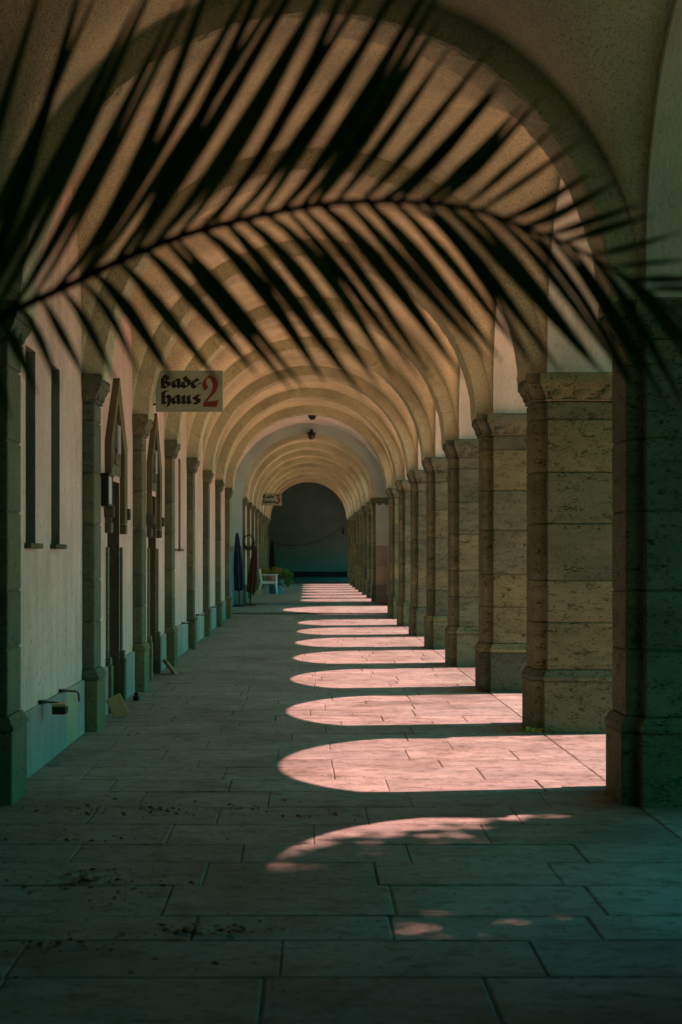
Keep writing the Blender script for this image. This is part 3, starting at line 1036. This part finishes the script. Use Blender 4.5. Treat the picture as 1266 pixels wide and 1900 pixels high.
# ------------------------------------------------------------------ things in the crossing and the far gallery
def armchair(loc, rot):
    t = thing('armchair', 'white painted wooden armchair against the left wall of the far gallery', 'chair', loc)
    t.rotation_euler = (0, 0, rot)
    W, D = 0.29, 0.27
    for sx in (-1, 1):
        bm = bmesh.new()
        add_tube(bm, [(sx * W, -D - 0.02, 0), (sx * W, -D + 0.02, 0.44), (sx * W, -D + 0.01, 0.68)], [0.026, 0.03, 0.026], 6)
        bm_obj('leg', bm, 'white', t)
        bm = bmesh.new()
        add_tube(bm, [(sx * W, D + 0.10, 0), (sx * W, D, 0.44), (sx * W, D + 0.07, 0.88)], [0.026, 0.032, 0.026], 6)
        bm_obj('leg', bm, 'white', t)
        bm = bmesh.new()
        add_box(bm, (sx * W - 0.035, -D - 0.06, 0.672), (sx * W + 0.035, D + 0.02, 0.708), 0.008)
        bm_obj('armrest', bm, 'white', t)
    bm = bmesh.new()
    for k in range(5):
        y = -D + 0.02 + k * 0.115
        add_box(bm, (-W + 0.02, y - 0.05, 0.43), (W - 0.02, y + 0.05, 0.455), 0.005)
    add_box(bm, (-W, -D - 0.02, 0.37), (W, -D + 0.015, 0.428), 0.004)
    for sx in (-1, 1):
        add_box(bm, (sx * W - 0.018, -D, 0.37), (sx * W + 0.018, D, 0.428), 0.004)
    bm_obj('seat', bm, 'white', t)
    bm = bmesh.new()
    for k in range(6):
        x = -W + 0.07 + k * 0.09
        add_box(bm, (x - 0.015, D + 0.01, 0.47), (x + 0.015, D + 0.035, 0.82), 0.003)
    add_box(bm, (-W, D + 0.035, 0.82), (W, D + 0.075, 0.90), 0.006)
    bm_obj('backrest', bm, 'white', t)
armchair((-1.42, 53.0, ZF2), radians(90))

def leaf_tuft(bm, c, n, rx, rz, size, rnd, droop=0.0):
    for _ in range(n):
        a = rnd.uniform(0, 2 * pi)
        rr = sqrt(rnd.random())
        p = Vector((c[0] + rx * rr * cos(a), c[1] + rx * rr * sin(a), c[2] + rz * rnd.uniform(-1, 1) * sqrt(1 - rr * rr * 0.8)))
        d = Vector((cos(a), sin(a), rnd.uniform(-0.3, 0.9) - droop)).normalized()
        s = d.orthogonal().normalized() * size * 0.3
        s.rotate(Matrix.Rotation(rnd.uniform(0, 6.28), 3, d))
        q = p + d * size
        bm.faces.new([bm.verts.new(v) for v in (p, p + d * size * 0.5 + s, q, p + d * size * 0.5 - s)])

def potted(loc, pot_prof, pot_mat, leaf_m, label, c, n, rx, rz, size, droop, seed):
    bm = bmesh.new()
    add_lathe(bm, pot_prof, n=16)
    t = tag(bm_obj('potted_plant', bm, pot_mat, loc=loc), label, 'plant')
    bm = bmesh.new()
    rnd = random.Random(seed)
    leaf_tuft(bm, c, n, rx, rz, size, rnd, droop)
    for k in range(7):
        a = k * 0.9
        add_tube(bm, [(0, 0, pot_prof[-1][1] - 0.04), (c[0] + rx * 0.5 * cos(a), c[1] + rx * 0.5 * sin(a), c[2])], 0.006, 4)
    bm_obj('foliage', bm, leaf_m, t)
potted((-1.34, 53.02, ZF2 + 0.456), [(0.09, 0), (0.13, 0.18), (0.14, 0.20), (0.12, 0.20)], 'terracotta', 'flower', 'yellow green pot plant standing on the white armchair', (0.02, 0, 0.36), 260, 0.32, 0.13, 0.10, 0.0, 3)
potted((-1.18, 54.0, ZF2), [(0.26, 0), (0.30, 0.50), (0.31, 0.52), (0.28, 0.52)], 'blue', 'palm', 'blue tub with trailing dark foliage behind the white armchair', (0.22, -0.02, 0.58), 320, 0.34, 0.34, 0.13, 0.9, 4)
# low crate by the chair
cr = thing('small_crate', 'small open wooden crate on the floor left of the white armchair', 'crate', (-1.74, 51.6, ZF2))
for (z0, z1) in ((0.02, 0.08), (0.11, 0.17)):
    for s in (-1, 1):
        box_obj('slat', (-0.14, s * 0.15 - 0.008, z0), (0.14, s * 0.15 + 0.008, z1), 'wood', cr, 0.002)
        box_obj('slat', (s * 0.14 - 0.008, -0.14, z0), (s * 0.14 + 0.008, 0.14, z1), 'wood', cr, 0.002)
box_obj('crate_bottom', (-0.13, -0.14, 0.0), (0.13, 0.14, 0.018), 'wood', cr)

# coil of hose on the front face of the first far pilaster
bm = bmesh.new()
rnd = random.Random(9)
for k in range(5):
    pts = []
    rr = 0.16 + 0.012 * k
    for q in range(25):
        a = 2 * pi * q / 24
        pts.append((rr * 0.85 * sin(a), -0.02 - 0.014 * k, rr * 1.1 * cos(a) - rr))
    add_tube(bm, pts, 0.011, 5)
add_tube(bm, [(0.10, -0.05, -0.2), (0.12, -0.06, -0.6), (0.09, -0.05, -1.0), (0.12, -0.05, -1.25)], 0.011, 5)
hs = tag(bm_obj('hose_coil', bm, 'rubber', loc=(-1.80, QY0 + PA - 0.03, ZF2 + 1.98)), 'black coiled hose hanging on the first far left pilaster', 'hose')
bm = bmesh.new()
add_tube(bm, [(0, 0.06, 0.02), (0, -0.10, 0.02), (0, -0.12, 0.05)], 0.012, 6)
bm_obj('hook', bm, 'iron', hs)

def parasol(loc, tilt, label, mat, h=2.1):
    t = thing('folded_parasol', label, 'parasol', loc, 'closed parasols')
    t.rotation_euler = tilt
    bm = bmesh.new()
    add_tube(bm, [(0, 0, 0), (0, 0, h)], 0.02, 8)
    bm_obj('pole', bm, 'iron', t)
    bm = bmesh.new()
    n = 16
    prof = [(0.025, h), (0.05, h - 0.12), (0.085, h * 0.75), (0.115, h * 0.5), (0.11, h * 0.22), (0.03, h * 0.21)]
    rings = [[bm.verts.new((r_ * (1 + 0.22 * (-1) ** k) * cos(2 * pi * k / n), r_ * (1 + 0.22 * (-1) ** k) * sin(2 * pi * k / n), z)) for k in range(n)] for r_, z in prof]
    for a, b in zip(rings, rings[1:]):
        for k in range(n):
            bm.faces.new((a[k], a[(k + 1) % n], b[(k + 1) % n], b[k]))
    bm_obj('folded_canopy', bm, mat, t)
    bm = bmesh.new()
    add_lathe(bm, [(0.20, 0), (0.20, 0.05), (0.05, 0.07)], n=14)
    bm_obj('base', bm, 'iron', t)
parasol((-1.98, 42.2, 0.042), (0, radians(-2), 0), 'navy blue folded parasol by the left wall of the crossing', 'navy')
parasol((-1.72, 43.1, 0.042), (0, radians(5), 0), 'rust brown folded parasol leaning at the crossing beside the hose', 'rust', 1.75)
parasol((-1.80, 73.5, ZF2), (0, 0, 0), 'dark folded parasol in the mouth of the end hall', 'rubber', 2.1)
# blue boarding at the left of the crossing
bs = thing('boarding_screen', 'dark blue boarding screen along the left of the crossing', 'screen', (-2.22, 38.6, 0.042))
for k in range(12):
    box_obj('board', (0, k * 0.36, 0), (0.025, k * 0.36 + 0.35, 1.55 + 0.02 * (k % 2)), 'blue', bs, 0.003)
# hanging cable at the far end
bm = bmesh.new()
pts = []
for k in range(25):
    u = k / 24
    pts.append((-1.80 + 3.56 * u, 0, 0.85 * u + (-0.62) * 4 * u * (1 - u) * (0.75 + 0.1 * u)))
add_tube(bm, pts, 0.016, 5)
tag(bm_obj('hanging_cable', bm, 'rubber', loc=(0, QY[7] + 0.75, 2.08)), 'black cable sagging across the dark end of the walk', 'cable')
bm = bmesh.new()
add_lathe(bm, [(0.03, 0.30), (0.10, 0.24), (0.11, 0.03), (0.07, 0)], n=8)
wl_ = tag(bm_obj('wall_lamp', bm, 'iron', loc=(1.70, QY[7] - 0.1, 2.45)), 'small dark lamp on the last right pier at the far end', 'lamp')
bm = bmesh.new()
add_tube(bm, [(0.0, 0, 0.27), (0.0, 0, 0.34), (0.22, 0.3, 0.34)], 0.012, 5)
bm_obj('bracket', bm, 'iron', wl_)

# ------------------------------------------------------------------ litter and weed on the paving
bm = bmesh.new()
rnd = random.Random(21)
spots = [(-1.12, 6.98, 0.24, 130), (-0.57, 6.08, 0.14, 60), (-0.37, 6.05, 0.13, 50), (-1.06, 5.85, 0.16, 40), (-1.35, 8.9, 0.30, 60), (-0.95, 8.95, 0.30, 60), (-0.5, 8.95, 0.25, 40), (0.1, 8.8, 0.25, 20), (-0.95, 5.8, 0.5, 30), (-0.9, 6.7, 0.5, 30), (-1.3, 8.0, 0.5, 30), (-1.85, 12.6, 0.3, 12)]
for (cx, cy, rr, n) in spots:
    for _ in range(n):
        a, q = rnd.uniform(0, 2 * pi), rr * abs(rnd.gauss(0, 0.75))
        x, y = cx + 1.2 * q * cos(a), cy + 0.8 * q * sin(a)
        if x < -1.86:
            continue
        s = rnd.choice((0.005, 0.008, 0.012, 0.018)) * rnd.uniform(0.8, 1.3)
        th = rnd.uniform(0, 2 * pi)
        d = Vector((cos(th), sin(th), 0))
        e = Vector((-sin(th), cos(th), 0))
        c0 = Vector((x, y, 0.006))
        k = rnd.uniform(0.2, 0.7)
        up = Vector((0, 0, s * k))
        vs_ = [bm.verts.new(v) for v in (c0 - d * s, c0 + e * s * 0.5 + up, c0 + d * s + up * 0.6, c0 - e * s * 0.5 + up * 1.2)]
        mid_ = bm.verts.new(c0)
        for i in range(4):
            bm.faces.new((vs_[i], vs_[(i + 1) % 4], mid_))
for _ in range(700):
    x, y = rnd.triangular(-1.85, 1.6, -1.6), rnd.triangular(4.8, 16, 6)
    s = rnd.uniform(0.003, 0.010)
    th = rnd.uniform(0, 2 * pi)
    d = Vector((cos(th), sin(th), 0)) * s
    e = Vector((-sin(th), cos(th), 0)) * s * 0.5
    c0 = Vector((x, y, 0.006))
    vs_ = [bm.verts.new(v) for v in (c0 - d, c0 + e + Vector((0, 0, s * 0.5)), c0 + d, c0 - e + Vector((0, 0, s * 0.4)))]
    bm.faces.new(vs_)
lt = bm_obj('leaf_litter', bm, 'dryleaf')
lt['kind'] = 'stuff'
lt['label'] = 'dry brown leaves strewn over the left of the paving'

bm = bmesh.new()
rnd = random.Random(2)
leaf_tuft(bm, (0, 0, 0.02), 40, 0.06, 0.012, 0.06, rnd, -0.3)
tag(bm_obj('weed', bm, 'weed', loc=(1.86, P[2] - 0.10, 0.004)), 'tiny green weed growing at the foot of the second right pier', 'weed')

# ------------------------------------------------------------------ tree in the courtyard, shading the front of the walk
def tree(loc, label, ctr, rad, n, seed, limb=None):
    rnd = random.Random(seed)
    t = thing('broadleaf_tree', label, 'tree', loc)
    bm = bmesh.new()
    add_tube(bm, [(0, 0, -0.1), (0.05, 0.05, 1.5), (-0.05, 0.1, 3.2), (0.1, 0, 5.0), (0, 0, 7.0)], [0.42, 0.30, 0.26, 0.2, 0.08], 10)
    tips = []
    for k in range(14):
        a = k * 2.4
        z0 = 3.0 + 0.3 * k
        e = Vector((ctr[0] + rad[0] * 0.7 * cos(a), ctr[1] + rad[1] * 0.7 * sin(a), ctr[2] + rad[2] * rnd.uniform(-0.4, 0.6)))
        s = Vector((0, 0, z0))
        add_tube(bm, [s, s.lerp(e, 0.5) + Vector((0, 0, 0.4)), e], [0.12, 0.07, 0.025], 6)
        tips.append(e)
    bm_obj('trunk', bm, 'bark', t)
    clumps = []
    for _ in range(170):
        while True:
            p = Vector((rnd.uniform(-1, 1), rnd.uniform(-1, 1), rnd.uniform(-1, 1)))
            if p.length < 1:
                break
        clumps.append((Vector((ctr[0] + rad[0] * p.x, ctr[1] + rad[1] * p.y, ctr[2] + rad[2] * p.z)), rnd.uniform(0.5, 1.1)))
    if limb:
        lc, lr = limb
        for _ in range(14):
            clumps.append((Vector([lc[i] + lr[i] * rnd.uniform(-1, 1) for i in range(3)]), 0.42))
    verts, faces = [], []
    for _ in range(n):
        c, cr_ = rnd.choice(clumps)
        p = c + Vector((rnd.gauss(0, 1), rnd.gauss(0, 1), rnd.gauss(0, 0.7))) * cr_ * 0.5
        d = Vector((rnd.gauss(0, 1), rnd.gauss(0, 1), rnd.gauss(0, 1) - 0.4)).normalized()
        s = d.orthogonal().normalized()
        s.rotate(Matrix.Rotation(rnd.uniform(0, 6.28), 3, d))
        L = rnd.uniform(0.14, 0.25)
        k = len(verts)
        verts += [p, p + d * L * 0.5 + s * L * 0.35, p + d * L, p + d * L * 0.5 - s * L * 0.35]
        faces.append((k, k + 1, k + 2, k + 3))
    mesh_obj('crown', verts, faces, 'treeleaf', t)
tree((9.0, 2.6, -0.14), 'leafy tree in the courtyard shading the front of the walk', (0, 0.84, 9.4), (4.6, 5.9, 4.2), 135000, 7, ((0.0, 6.85, 9.25), (0.9, 0.55, 0.6)))
tree((10.5, -7.0, -0.14), 'unseen leafy tree behind the viewpoint, added to shade the near courtyard', (0, 0, 9.0), (5.0, 6.0, 4.4), 40000, 8)  # unseen tree put in to keep sun off the near ground
tree((19.0, -1.0, -0.14), 'unseen leafy tree farther out, added to shade the near courtyard', (0, 0, 10.0), (6.0, 7.0, 5.0), 40000, 9)  # unseen too, added to shade the ground outside the front bays

# ------------------------------------------------------------------ potted palm beside the viewpoint, one frond across the view
palm = thing('potted_palm', 'potted palm whose dark arching frond sweeps across the top of the view', 'palm', (-1.25, 2.15, 0.0))
PO = Vector((1.25, -2.15, 0.0))
bm = bmesh.new()
add_lathe(bm, [(0.17, 0.002), (0.23, 0.36), (0.25, 0.37), (0.25, 0.42), (0.22, 0.42), (0.21, 0.37)], n=20)
bm_obj('pot', bm, 'terracotta', palm)

def catmull(pts, n):
    P_ = [pts[0] * 2 - pts[1]] + pts + [pts[-1] * 2 - pts[-2]]
    out = []
    for i in range(1, len(P_) - 2):
        for k in range(n):
            t = k / n
            a, b, c, d = P_[i - 1:i + 3]
            out.append(0.5 * ((2 * b) + (c - a) * t + (2 * a - 5 * b + 4 * c - d) * t * t + (3 * b - a - 3 * c + d) * t ** 3))
    out.append(P_[-2])
    return out

def leaflet(base, direction, side, length, width, rnd, droop, parent):
    """a folded, tapering blade with a raised edge on each side of its midrib"""
    n = 9
    d = direction.normalized()
    s = (side - d * side.dot(d)).normalized()
    up = d.cross(s)
    verts, faces = [], []
    bow = rnd.uniform(0.01, 0.06) * (1 if d.z > 0 else -1)
    for i in range(n + 1):
        u = i / n
        p = base + d * length * u + Vector((0, 0, -1)) * droop * length * u * u + Vector((d.z, 0, -d.x)) * bow * length * sin(pi * u ** 0.7)
        w = width * (min(1.0, 0.28 + u * 2.0)) * (1 - u ** 2.2) * 0.5 + 0.0006
        verts += [p - s * w + up * w * 0.35, p, p + s * w + up * w * 0.35]
    for i in range(n):
        a = 3 * i
        faces += [(a, a + 1, a + 4, a + 3), (a + 1, a + 2, a + 5, a + 4)]
    mesh_obj('leaflet', verts, faces, 'palm', parent, True)

def frond(ctrl, specs_up, specs_dn, seed, rach=(0.0085, 0.002)):
    rnd = random.Random(seed)
    path = catmull([Vector(c) + PO for c in ctrl], 14)
    bm = bmesh.new()
    add_tube(bm, path, [rach[0] + (rach[1] - rach[0]) * i / (len(path) - 1) for i in range(len(path))], 7)
    bm_obj('stem', bm, 'palmstem', palm, True)
    cum = [0.0]
    for a, b in zip(path, path[1:]):
        cum.append(cum[-1] + (b - a).length)
    def at(sv):
        for i in range(len(path) - 1):
            if cum[i + 1] >= sv:
                return path[i].lerp(path[i + 1], (sv - cum[i]) / max(1e-9, cum[i + 1] - cum[i]))
        return path[-1]
    total = cum[-1]
    for specs in (specs_up, specs_dn):
        for (u, ang, ln, wd) in specs:
            b = at(u * total)
            a = radians(ang + rnd.uniform(-2.5, 2.5))
            d = Vector((cos(a), rnd.uniform(-0.22, 0.22), sin(a)))
            tw = rnd.uniform(-0.9, 0.9)
            side = Vector((-sin(a) * cos(tw), sin(tw), cos(a) * cos(tw)))
            leaflet(b, d, side, ln * rnd.uniform(0.92, 1.06), wd * rnd.uniform(0.85, 1.2), rnd, rnd.uniform(0.02, 0.07) * (1 if ang > 0 else -0.6), palm)

def interp(tab, u):
    for (a, *va), (b, *vb) in zip(tab, tab[1:]):
        if u <= b:
            f = (u - a) / (b - a)
            return [x + (y - x) * f for x, y in zip(va, vb)]
    return list(tab[-1][1:])

# main frond, in metres (x, y, z): rises from the pot, arches to the right
main_ctrl = [(-1.25, 2.15, 0.40), (-1.12, 2.16, 1.10), (-0.86, 2.18, 1.62), (-0.62, 2.20, 1.84), (-0.40, 2.20, 1.955), (-0.277, 2.20, 2.010),
             (-0.180, 2.20, 2.040), (-0.04, 2.20, 2.068), (0.092, 2.20, 2.072), (0.188, 2.20, 2.060), (0.268, 2.20, 2.032), (0.332, 2.20, 2.006), (0.396, 2.20, 1.970), (0.45, 2.20, 1.935), (0.50, 2.20, 1.895)]
tot_pts = catmull([Vector(c) for c in main_ctrl], 14)
cl = [0.0]
for a, b in zip(tot_pts, tot_pts[1:]):
    cl.append(cl[-1] + (b - a).length)
def u_of_x(x):
    best = min(range(len(tot_pts)), key=lambda i: abs(tot_pts[i].x - x) if tot_pts[i].z > 1.5 else 99)
    return cl[best] / cl[-1]
# by x of the leaflet's foot: angle above horizontal, length (m), width (m)
UP = [(-0.95, 76, 0.58, 0.020), (-0.6, 67, 0.66, 0.022), (-0.35, 60, 0.62, 0.022), (-0.15, 58, 0.48, 0.021), (0.0, 54, 0.33, 0.023), (0.10, 48, 0.25, 0.021), (0.19, 40, 0.20, 0.019), (0.25, 28, 0.165, 0.016), (0.32, 18, 0.15, 0.013), (0.40, 7, 0.14, 0.012), (0.5, -12, 0.12, 0.010)]
DN = [(-0.95, -75, 0.16, 0.024), (-0.48, -66, 0.135, 0.019), (-0.40, -55, 0.19, 0.019), (-0.33, -52, 0.28, 0.025), (-0.25, -51, 0.32, 0.026), (-0.1, -53, 0.34, 0.025), (0.05, -52, 0.33, 0.022), (0.16, -51, 0.34, 0.020), (0.30, -56, 0.30, 0.016), (0.42, -52, 0.24, 0.012), (0.5, -48, 0.15, 0.008)]
up_specs, dn_specs = [], []
x = -0.93
rnd = random.Random(17)
while x < 0.52:
    step = 0.0305
    up_specs.append((u_of_x(x + rnd.uniform(-0.006, 0.006)), *interp(UP, x)))
    if rnd.random() < 0.9:
        dn_specs.append((u_of_x(x + 0.012 + rnd.uniform(-0.006, 0.006)), *interp(DN, x)))
    x += step
frond(main_ctrl, up_specs, dn_specs, 31)
# three more fronds that arch away from the view
for (dx, dy, h, sd) in ((-0.45, 0.35, 1.9, 41), (-0.35, -0.75, 1.7, 42), (0.05, -0.9, 2.0, 43)):
    ctrl = [(-1.25, 2.15, 0.40), (-1.25 + dx * 0.2, 2.15 + dy * 0.2, h * 0.62), (-1.25 + dx * 0.55, 2.15 + dy * 0.55, h * 0.95), (-1.25 + dx * 0.85, 2.15 + dy * 0.85, h), (-1.25 + dx * 1.1, 2.15 + dy * 1.1, h * 0.93)]
    ups = [(0.5 + 0.5 * k / 15, 65 - 2 * k, 0.28 - 0.008 * k, 0.022) for k in range(15)]
    dns = [(0.5 + 0.5 * k / 15, -60 + k, 0.22 - 0.006 * k, 0.022) for k in range(15)]
    frond(ctrl, ups, dns, sd)
